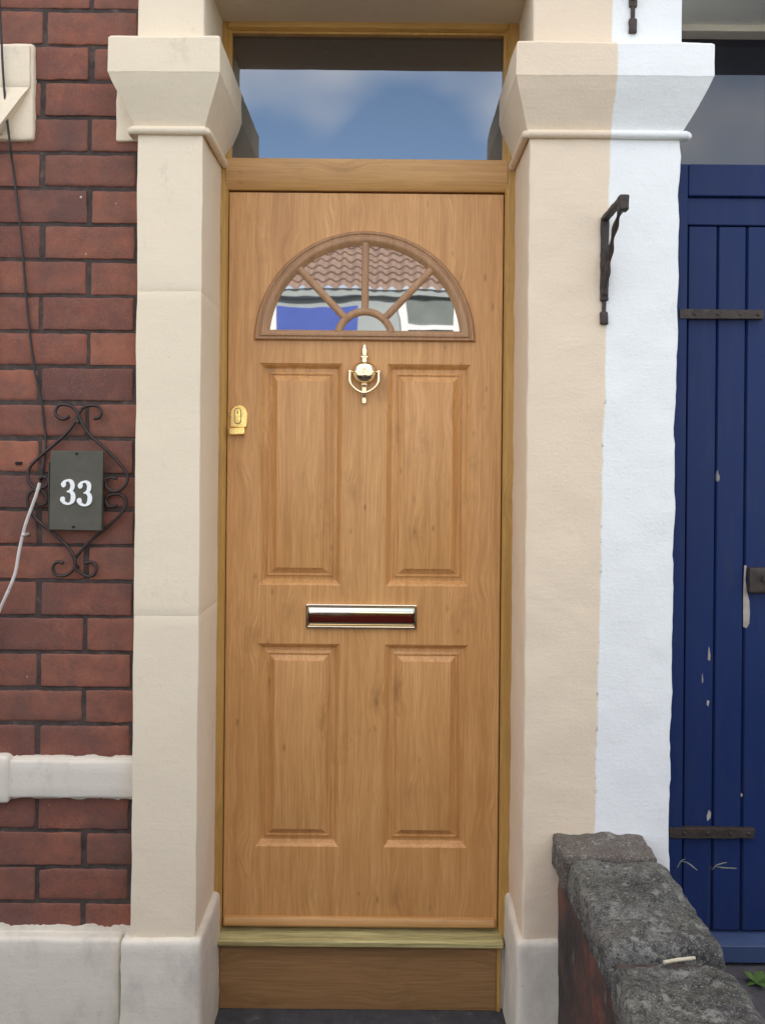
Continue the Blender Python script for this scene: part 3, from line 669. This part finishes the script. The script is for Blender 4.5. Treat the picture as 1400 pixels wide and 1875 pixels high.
# letter box
a, b = P(560, 1104, LY), P(763, 1152, LY); bx0, bx1, bzl, bzh = a.x, b.x, b.z, a.z
mb = MB(); fw = .0085
def rrect(x0, x1, z0, z1, r, n=5):
    o = []
    for cx, cz, s in ((x1 - r, z1 - r, 0), (x0 + r, z1 - r, 1), (x0 + r, z0 + r, 2), (x1 - r, z0 + r, 3)):
        for i in range(n + 1):
            t = math.pi / 2 * (s + i / n); o.append((cx + r * math.cos(t), cz + r * math.sin(t)))
    return o
lps = []
for o, d in ((0, 0), (0, -.0070), (.0014, -.0100), (.0046, -.0112), (.0078, -.0102), (.0092, -.0075), (.0095, -.001)):
    lps.append([(x, LY + d, z) for x, z in rrect(bx0 + o, bx1 - o, bzl + o, bzh - o, max(.0012, .005 - o * .4))])
n = len(lps[0]); fs = []
for k in range(len(lps) - 1):
    for q in range(n): fs.append((k * n + q, k * n + (q + 1) % n, (k + 1) * n + (q + 1) % n, (k + 1) * n + q))
mb.add([p for l in lps for p in l], fs); lbx = obj('letter_box', mb, 'brass_pale', door)
mb = MB(); fx0, fx1, f0, f1 = bx0 + .0105, bx1 - .0105, bzl + .0105, bzh - .0105
sec = []
for t, d in ((0, -.0045), (.03, -.0064), (.08, -.0074), (.15, -.0076), (.4, -.00762), (.70, -.0076), (.735, -.0073), (.78, -.0064), (.85, -.0051), (.92, -.0040), (.97, -.0034), (1, -.0025)):
    sec.append((LY + d, f0 + (f1 - f0) * t))
mb.xprism(sec + [(LY - .0005, f1), (LY - .0005, f0)], fx0, fx1); obj('letter_flap', mb, 'brass_flap', lbx)
mb = MB(); mb.box(bx0 + .008, bx1 - .008, LY - .0004, LY + .002, bzl + .008, bzh - .008); obj('letter_slot', mb, 'hole', lbx)

# ------------------------------------------------------------------ blue door of the neighbour
BY = .225
bf = thing('door_frame', (1.2, BY, .15), 'navy painted frame and dusty transom window around the blue plank door', 'door frame')
def bz(py): return P(1330, py, BY).z
def bxx(px, py=700): return P(px, py, BY).x
mb = MB(); mb.box(XR1 - .03, bxx(1253), BY - .012, .34, .12, bz(304)); obj('jamb', mb, 'blue', bf, .002)
mb = MB(); mb.box(bxx(1253) + .0004, 1.68, BY - .014, .34, bz(362), bz(304)); obj('transom_bar', mb, 'blue', bf, .003)
mb = MB(); mb.box(bxx(1253) + .0004, 1.68, BY - .002, .34, bz(413), bz(362) - .0004); obj('door_head', mb, 'blue', bf, .003)
mb = MB(); mb.box(1.66, 1.80, BY - .010, .345, .12, SOF); obj('jamb', mb, 'blue', bf, .002)
mb = MB(); mb.box(XR1 - .02, 1.68, BY - .016, .341, bz(62), SOF - .006); obj('frame_head', mb, 'band', bf, .002)
mb = MB(); mb.box(XR1 - .02, 1.665, BY + .03, BY + .036, bz(304) - .004, bz(60)); obj('pane', mb, 'glass_dull', bf, smooth=False)
mb = MB(); mb.xprism([(BY - .035, bz(1750)), (BY - .035, bz(1720)), (BY + .02, bz(1706)), (.34, bz(1706)), (.34, bz(1750))], bxx(1253) - .05, 1.68); obj('threshold', mb, 'blue_pale', bf, .002)
bd = thing('plank_door', (1.25, BY, bz(1706)), 'navy blue plank door with rusty strap hinges and flaking paint', 'door')
mb = MB(); xs = [bxx(1256)] + [bxx(1314, 450) + i * .0805 for i in range(0, 10)]
z0, z1 = bz(1706) + .004, bz(415)
for i in range(len(xs) - 1):
    a, b = xs[i] + .0008, xs[i + 1] - .0008
    mb.zprism([(a, BY + .035), (a, BY + .008), (a + .0042, BY + .0015 + .001 * (i % 2)), (b - .0042, BY + .0015 + .001 * (i % 2)), (b, BY + .008), (b, BY + .035)], z0, z1)
obj('boards', mb, 'blue', bd, .0008)
def strap(x0, x1, pyc, h, taper=.9):
    z = bz(pyc); mb = MB()
    pts = []
    n = 24
    for i in range(n + 1):
        t = i / n; pts.append((x0 + (x1 - x0) * t, z - h * (1 - (1 - taper) * t) + .0012 * noise.noise((t * 9, 2, z))))
    for i in range(n, -1, -1):
        t = i / n; pts.append((x0 + (x1 - x0) * t, z + h * (1 - (1 - taper) * t) + .0012 * noise.noise((t * 9, 5, z))))
    mb.prism(pts, BY - .0165, BY + .001)
    for t in (.18, .45, .72, .93): mb.lathe([(.0055, -.0), (.005, .002), (.002, .003)], (0, 0, 0), 10)
    # nail heads face the street: turn the last lathes
    k = len([1 for _ in (.18, .45, .72, .93)]) * 30
    base = len(mb.v) - 4 * 30
    for q, t in enumerate((.18, .45, .72, .93)):
        for m2 in range(30):
            v = mb.v[base + q * 30 + m2]; mb.v[base + q * 30 + m2] = (x0 + (x1 - x0) * t + v[0], BY - .0165 - v[2], z + v[1])
    return mb
obj('strap_hinge', strap(bxx(1240, 577), bxx(1393, 577), 577, .0135), 'iron', bd, .001)
obj('strap_hinge', strap(bxx(1221, 1522), bxx(1376, 1522), 1522, .0145), 'iron', bd, .001)
mb = MB(); mb.rbox(bxx(1366, 1060), bxx(1366, 1060) + .16, BY - .018, BY + .002, P(1380, 1085, BY).z, P(1380, 1038, BY).z, .005, .012, .002, 60)
mb.lathe([(.014, 0), (.012, .01), (.006, .016)], (bxx(1396, 1060), BY - .018, P(1380, 1062, BY).z), 12)
obj('latch', mb, 'iron', bd)
fl = MB()
def flake(pts): fl.prism([(P(x, y, BY).x, P(x, y, BY).z) for x, y in pts][::-1], BY + .0007, BY + .003)
flake([(1362, 1035), (1366, 1036), (1364, 1060), (1367, 1085), (1371, 1100), (1372, 1122), (1371, 1142), (1366, 1150), (1360, 1148), (1360, 1090), (1361, 1060)])
flake([(1297, 1183), (1300, 1200), (1299, 1210), (1295, 1208)])
flake([(1297, 1483), (1301, 1488), (1300, 1498), (1294, 1504), (1293, 1495)])
flake([(1356, 1452), (1359, 1455), (1357, 1460), (1355, 1457)])
flake([(1294, 1282), (1298, 1284), (1296, 1294), (1293, 1290)])
obj('bare_patches', fl, 'bare', bd)

# ------------------------------------------------------------------ house number sign
YS = .018
sg = thing('house_number_sign', P(138, 975, YB), 'grey slate house number plate in a black wrought iron scroll frame', 'house sign')
mb = MB(); q = [P(x, y, YS) for x, y in ((93, 825), (189, 826), (186, 972), (90, 970))]
mb.prism([(p.x, p.z) for p in q][::-1], YS, YS + .009); pl = obj('plate', mb, 'slate', sg, .0015)
def digit(cx, cy, h):
    """a fat old-style 3 with ball ends: two bowls"""
    up = [(-.40, .27, .10), (-.37, .31, .115), (-.30, .40, .085), (-.12, .475, .045), (.06, .46, .075), (.20, .36, .135), (.235, .25, .15), (.17, .12, .115), (.04, .045, .055), (-.10, .02, .032)]
    lo = [(-.12, .02, .03), (.06, .02, .05), (.22, -.06, .12), (.285, -.19, .165), (.24, -.33, .145), (.08, -.455, .06), (-.12, -.475, .05), (-.34, -.40, .085), (-.42, -.30, .12), (-.445, -.25, .11)]
    mb = MB()
    for pts, d in ((up, .0030), (lo, .0034)):
        c = spline([(x, z, wd) for x, z, wd in pts], 6); left = []; right = []
        for i, p in enumerate(c):
            t = (Vector(c[min(i + 1, len(c) - 1)][:2]) - Vector(c[max(i - 1, 0)][:2])).normalized(); nn = Vector((-t[1], t[0]))
            wd = p[2] * .92
            left.append((cx + h * .62 * (p[0] + nn[0] * wd), cy + h * (p[1] + nn[1] * wd))); right.append((cx + h * .62 * (p[0] - nn[0] * wd), cy + h * (p[1] - nn[1] * wd)))
        o = len(mb.v); n = len(left)
        for yy in (YS - d, YS):
            mb.v += [(x, yy, z) for x, z in left] + [(x, yy, z) for x, z in right]
        F = []
        for i in range(n - 1):
            F += [(i, i + 1, n + i + 1, n + i), (2 * n + i, 2 * n + i + 1, i + 1, i), (n + i, n + i + 1, 3 * n + i + 1, 3 * n + i)]
        F += [(0, n, 3 * n, 2 * n), (n - 1, 2 * n - 1, 4 * n - 1, 3 * n - 1)]
        mb.f += [tuple(k + o for k in f) for f in F]; mb.a += [.5] * len(F)
        for (x, z, wd) in ((pts[1] if d == .0030 else pts[-2]),):
            mb.prism([(cx + h * .62 * (x + .02) + h * .098 * math.cos(t), cy + h * z + h * .118 * math.sin(t)) for t in [2 * math.pi * i / 20 for i in range(20)]], YS - d - .0004, YS)
    return mb
for px, py in ((127, 901), (157.5, 903.5)):
    c = P(px, py, YS); obj('numeral', digit(c.x, c.z, 45 / FPX * (D + YS)), 'digit', pl, smooth=False)
for px, py in ((141, 831), (135, 965)):
    c = P(px, py, YS); mb = MB(); mb.prism([(c.x + .0042 * math.cos(t), c.z + .0036 * math.sin(t)) for t in [2 * math.pi * i / 14 for i in range(14)]], YS - .0006, YS + .002); obj('screw', mb, 'hole', pl)
def zz(pts, y=.034): return spline([P(20 + x / 5.068, 710 + z / 5.068, y) for x, z in pts], 6)
TL = [(545, 265), (490, 292), (430, 265), (415, 210), (460, 160), (540, 165), (600, 205), (640, 275), (690, 375), (750, 455), (860, 550), (980, 670), (1060, 770), (1085, 845), (1050, 920), (980, 962), (910, 945), (880, 895), (895, 845), (940, 832), (985, 845)]
TR = [(770, 285), (820, 275), (840, 230), (810, 175), (740, 165), (670, 185), (635, 240), (600, 315), (520, 420), (400, 530), (280, 630), (190, 720), (160, 800), (180, 890), (230, 935), (290, 935), (340, 900), (345, 845), (300, 825), (265, 845)]
BL = [(490, 1628), (430, 1618), (390, 1670), (420, 1735), (490, 1745), (560, 1710), (600, 1640), (580, 1560), (530, 1480), (400, 1350), (270, 1250), (190, 1160), (155, 1060), (170, 985), (220, 950), (290, 960), (335, 1010), (325, 1070), (270, 1090), (225, 1065)]
BR = [(690, 1628), (760, 1618), (795, 1670), (770, 1735), (700, 1745), (620, 1690), (595, 1610), (630, 1540), (760, 1400), (930, 1260), (1030, 1160), (1070, 1080), (1050, 1010), (980, 985), (910, 1000), (880, 1050), (910, 1100), (985, 1092)]
sc = MB()
for i, pth in enumerate((TL, TR, BL, BR)): sc.tube(zz(pth, .033 + .0035 * (i % 2)), .0042, 8)
for px, py in ((141, 770), (137, 1040)):                       # lugs that fix the frame to the wall
    c = P(px, py, .03); sc.tube([(c.x, .03, c.z), (c.x, .056, c.z)], .006, 8)
for zx in (360, 850): sc.tube(zz([(zx, 690), (zx, 1330)], .0315), .0035, 6)
obj('scroll_frame', sc, 'scroll', sg)
mb = MB()
c = P(35, 848, YB); mb.rbox(c.x - .008, c.x + .009, YB - .006, YB + .01, c.z - .004, c.z + .004, .003, .005, .001, 90)
tag(obj('wall_plug', mb, 'hole'), 'dark stub of an old plug in the brick left of the number sign', 'wall plug')

# cables
ck = [(-2, -30), (3, 70), (8, 160), (18, 258), (24, 305), (38, 420), (50, 560), (61, 660), (70, 708), (77, 736), (81, 779), (84, 803), (83, 835), (79, 862), (74, 884)]
mb = MB(); mb.tube(spline([P(x, y, YB - .006 - .002 * math.sin(i * 1.7) - (.024 if i in (0, 1, 2, 3) else 0)) for i, (x, y) in enumerate(ck)], 6), .0030, 8)
tag(obj('wall_cable', mb, 'rubber'), 'thin black cable running down the brick wall to the number sign', 'cable')
ck = [(73, 884), (66, 908), (58, 930), (48, 958), (41, 985), (35, 1012), (30, 1042), (24, 1062), (12, 1090), (2, 1112), (-14, 1150), (-34, 1210), (-60, 1290), (-76, 1350), (-88, 1390)]
mb = MB(); pts = spline([P(x, y, .024 - .003 * math.sin(i)) for i, (x, y) in enumerate(ck)], 6); mb.tube(pts, .0042, 8)
c = P(43, 979, .024); mb.rbox(c.x - .003, c.x + .006, .018, .05, c.z - .003, c.z + .003, .002, .004)
tag(obj('loose_cable', mb, 'white_cable'), 'loose white cable hanging off the wall left of the number sign', 'cable')

# iron brackets on the shared pillar
def bracket(name_label, xb, ztop, zbot, out, ybase=0.0):
    t = thing('wall_bracket', (xb, ybase, zbot), name_label, 'bracket', 'iron brackets on the white pillar'); w2 = .0065
    mb = MB(); H = ztop - zbot
    mb.rbox(xb - .010, xb + .010, ybase - .009, ybase + .001, zbot + H * .22, ztop, .002, .01, .0012, 60)
    mb.rbox(xb - .005, xb + .005, ybase - .007, ybase + .001, zbot + H * .10, zbot + H * .23, .002, .01, .001, 60)
    mb.rbox(xb - .010, xb + .010, ybase - .011, ybase + .001, zbot, zbot + H * .12, .004, .008, .0018, 60)
    obj('wall_leaf', mb, 'iron', t)
    mb = MB(); mb.rbox(xb - .009, xb + .009, ybase - out, ybase - .0095, ztop - .009, ztop + .002, .002, .012, .001, 60)
    mb.rbox(xb - .010, xb + .013, ybase - out - .012, ybase - out + .012, ztop - .033, ztop + .003, .004, .008, .0015, 60)
    obj('arm', mb, 'iron', t)
    mb = MB()
    path = [(xb, ybase - out + .006, ztop - .020), (xb + .001, ybase - out * .72, ztop - H * .14), (xb, ybase - out * .48, ztop - H * .27), (xb + .001, ybase - out * .30, ztop - H * .42), (xb, ybase - out * .16, ztop - H * .58), (xb, ybase - .006, ztop - H * .72)]
    sp = spline(path, 6); mb.tube(sp, [.0062 + .0022 * math.sin(i * .9) for i in range(len(sp))], 8)
    # cast leaf work between brace and wall
    mb.tube(spline([(xb, ybase - out * .42, ztop - H * .34), (xb, ybase - out * .2, ztop - H * .36), (xb, ybase - .02, ztop - H * .48)], 5), .0045, 8)
    mb.tube(spline([(xb, ybase - out * .2, ztop - H * .52), (xb, ybase - out * .1, ztop - H * .50), (xb, ybase - .006, ztop - H * .56)], 5), .005, 8)
    obj('brace', mb, 'iron', t); return t
a = P(1106, 399, 0); b = P(1104, 595, 0)
bracket('rusty iron wall bracket on the white pillar below its capital', a.x, a.z, b.z, .165)
a = P(1157, 62, 0)
bracket('rusty iron bracket end on the white pillar above its capital', a.x, a.z + .30, a.z, .16, .002)

# ------------------------------------------------------------------ low garden wall
WX0, WX1, WZ = .418, .655, .592
gw = thing('garden_wall', (.53, -.8, -.16), 'low old garden wall with lichen covered grey coping stones', 'wall')
mb = MB(); mb.rbox(WX0 + .014, WX1 - .01, -1.75, .004, -.2, WZ - .07, .01, .03, .006, 9); obj('wall_side', mb, 'wallside', gw)
def slump(x_in):
    def f(p):
        if p.x < WX0 + .06 and p.z > WZ - .06: p.z -= .008 * (WX0 + .06 - p.x) / .06
        if p.x > WX1 - .07 and p.z > WZ - .06: p.z -= .014 * ((p.x - WX1 + .07) / .07) ** 2
        return p
    return f
mb = MB(); mb.rbox(WX0, WX1 - .012, -.134, .006, WZ - .085, WZ, .010, .008, .0055, 24, seed=1); obj('coping_brick', mb, 'coping_brown', gw)
mb = MB(); mb.rbox(WX0 + .008, WX1 + .004, -.505, -.141, WZ - .095, WZ + .002, .018, .009, .0075, 20, warp=slump(0), seed=3); obj('coping_stone', mb, 'coping', gw)
mb = MB(); mb.rbox(WX0 + .003, WX1 + .002, -1.02, -.535, WZ - .115, WZ - .012, .022, .009, .0085, 18, warp=slump(0), seed=6); obj('coping_stone', mb, 'coping', gw)
mb = MB(); mb.rbox(WX0 + .003, WX1, -1.75, -1.04, WZ - .115, WZ - .012, .024, .03, .008, 14, seed=8); obj('coping_stone', mb, 'coping', gw)
mb = MB(); mb.rbox(WX0 + .02, WX1 - .02, -1.72, .0, WZ - .09, WZ - .035, .006, .02, .004, 18); obj('mortar_bed', mb, 'brownbrick', gw)
def Pz(px, py, z):
    """the point of the photograph on the level plane z"""
    c, s = math.cos(ROLL), math.sin(ROLL); dx, dy = px - VX, py - VY
    u, v = c * dx + s * dy, -s * dx + c * dy; d = (ZC - z) * FPX / v
    return Vector((u / FPX * d, d - D, z))
a, b = Pz(1214, 1762, WZ + .0), Pz(1271, 1754, WZ + .0)
mb = MB(); mb.tube([a, a.lerp(b, .5) + Vector((0, 0, .001)), b], .0032, 8)
tag(obj('straw_stub', mb, 'straw'), 'short pale stick lying on the coping stone of the low wall', 'stick')

fw_ = thing('added_shade_wall', (0, -2.5, -.16), 'unseen brown brick wall added behind the camera to shade the lower facade', 'wall')  # added behind the camera to block low light and darken the door's foot
mb = MB(); mb.rbox(-6, -.62, -2.62, -2.40, -.3, 1.06, .01, .1, .004, 9); mb.rbox(.42, 6, -2.62, -2.40, -.3, 1.06, .01, .1, .004, 9); obj('wall_side', mb, 'brownbrick', fw_)
mb = MB(); mb.rbox(-6, -.60, -2.64, -2.38, 1.062, 1.15, .02, .08, .006, 12); mb.rbox(.40, 6, -2.64, -2.38, 1.062, 1.15, .02, .08, .006, 12); obj('coping', mb, 'coping', fw_)
# weeds in the neighbour's yard
def weed(label, stem_px, heads, y):
    base = P(stem_px[0][0], stem_px[0][1], y); base.z = .155
    root = thing('grass_weed', base, label, 'weed', 'dry grass weeds behind the low wall')
    t = MB(); t.tube(spline([base] + [P(x, yy, y) for x, yy in stem_px[1:]], 6), .0009, 6); obj('stem', t, 'darkstem', root)
    for h in heads:
        t = MB(); sp = spline([P(x, yy, y - .01 * i) for i, (x, yy) in enumerate(h)], 6); n = len(sp)
        t.tube(sp, [.0005 + .0013 * math.sin(math.pi * min(1, (i + .6) / n)) for i in range(n)], 6); obj('blade', t, 'drygrass', root)
    return root
weed('curled dry grass blade by the blue door hinge side, nearer the pillar', [(1236, 1640), (1236, 1605), (1239, 1590)], [[(1239, 1590), (1245, 1578), (1253, 1573)], [(1247, 1577), (1258, 1580), (1270, 1589), (1276, 1594)]], .06)
weed('forked dry grass blade further right against the blue door', [(1295, 1640), (1297, 1603), (1303, 1593)], [[(1303, 1593), (1312, 1584), (1330, 1579)], [(1310, 1587), (1325, 1589), (1348, 1590)]], .06)
lv = MB()
c = Pz(1384, 1800, .155); 
for k in range(7):
    a = k * 2.4; ln = random.uniform(.03, .055); d = Vector((math.cos(a), math.sin(a) * .7, random.uniform(.5, 1.2))).normalized(); sd2 = d.cross(Vector((0, 0, 1))).normalized()
    p0 = c; w_ = ln * .28
    lv.loft([[p0 + d * ln * t + sd2 * w_ * s * math.sin(math.pi * min(.98, max(.04, t))) + Vector((0, 0, .0008 * q - .02 * t * t)) for s, q in ((-1, 0), (0, -3), (1, 0), (0, 1))] for t in (.02, .3, .6, .85, 1)])
tag(obj('leafy_weed', lv, 'leaf'), 'small green leafy weed on the paving by the blue door', 'weed')

# ------------------------------------------------------------------ across the street (seen mirrored in the glass and brass)
oy = -10.75
oh = thing('opposite_house', (0, oy - 3, -.16), 'pale rendered house with pantile roof across the street', 'house')
mb = MB(); mb.box(-12, 12, oy - 6, oy, -.16, 4.25); obj('wall', mb, 'render', oh, smooth=False)
mb = MB(); mb.box(-1.78, -.50, oy - .01, oy + .02, 1.6, 4.02); obj('painted_panel', mb, 'bluewall', oh, smooth=False)
mb = MB(); mb.box(-1.92, -1.785, oy - .01, oy + .05, 1.6, 4.05); obj('panel_trim', mb, 'upvc', oh, smooth=False)
mb = MB(); mb.xprism([(oy + .10, 4.16), (oy + .10, 4.26), (oy - .1, 4.30), (oy - .1, 4.14)], -12, 12); obj('gutter', mb, 'render', oh, smooth=False)
mb = MB(); per, gauge, sl = .2, .27, math.radians(38); nx, nr = 700, 12
vs = []; fs = []
xs_ = [-7 + 14 * i / nx for i in range(nx + 1)]
rows = []
for r in range(nr):
    rows.append((r * gauge, .035)); rows.append((r * gauge + .004, .035)); rows.append(((r + 1) * gauge, .0))
for s, h in rows:
    for x in xs_: 
        hh = h + .028 * math.sin(2 * math.pi * x / per)
        vs.append((x, oy + .13 - s * math.cos(sl) + hh * math.sin(sl), 4.24 + s * math.sin(sl) + hh * math.cos(sl)))
nn = nx + 1
for i in range(len(rows) - 1):
    for k in range(nx): fs.append((i * nn + k, i * nn + k + 1, (i + 1) * nn + k + 1, (i + 1) * nn + k))
mb.add(vs, fs); obj('roof', mb, 'tile', oh, smooth=False)
mb = MB(); mb.box(.16, .26, oy, oy + .06, 2.5, 4.12); mb.box(.98, 1.10, oy, oy + .06, 2.5, 4.12); mb.box(.26, .98, oy, oy + .06, 3.68, 3.76); mb.box(.26, .98, oy, oy + .06, 2.5, 2.6)
wn = obj('window', mb, 'upvc', oh, smooth=False)
mb = MB(); mb.box(.26, .98, oy + .005, oy + .03, 2.55, 4.14); obj('pane', mb, 'netcurtain', wn, smooth=False)
# parked car
car = thing('parked_car', (0, -4.25, -.156), 'maroon hatchback parked at the kerb in front of the oak door', 'car')
mb = MB(); cyc = -4.25
side = [(-1.9, .30), (-1.93, .62), (-1.75, .80), (-1.0, .90), (-.45, 1.33), (.2, 1.38), (1.1, 1.33), (1.7, .92), (1.88, .85), (1.92, .40), (1.85, .22), (-1.8, .22)]
def cs(sx, y, k): return [Vector((x * sx, y, -.16 + (z if z < .95 else .95 + (z - .95)) + 0)) for x, z in side]
mb.loft([cs(.96, cyc + .80, 0), cs(1, cyc + .70, 0), cs(1, cyc - .70, 0), cs(.96, cyc - .80, 0)]); obj('body', mb, 'car', car, .04)
mb = MB(); mb.prism([(-.85, .80), (-.40, 1.13), (.15, 1.17), (.15, .80)], cyc + .79, cyc + .812); mb.prism([(.22, .80), (.22, 1.17), (1.0, 1.12), (1.45, .80)], cyc + .79, cyc + .812); obj('side_windows', mb, 'glass', car, smooth=False)
for sx in (-1.2, 1.2):
    mb = MB(); mb.tube([(sx, cyc + .68, .15), (sx, cyc + .83, .15)], .31, 28); wh = obj('wheel', mb, 'tyre', car)
    mb = MB(); mb.tube([(sx, cyc + .80, .15), (sx, cyc + .84, .15)], .20, 24); obj('rim', mb, 'hub', wh)
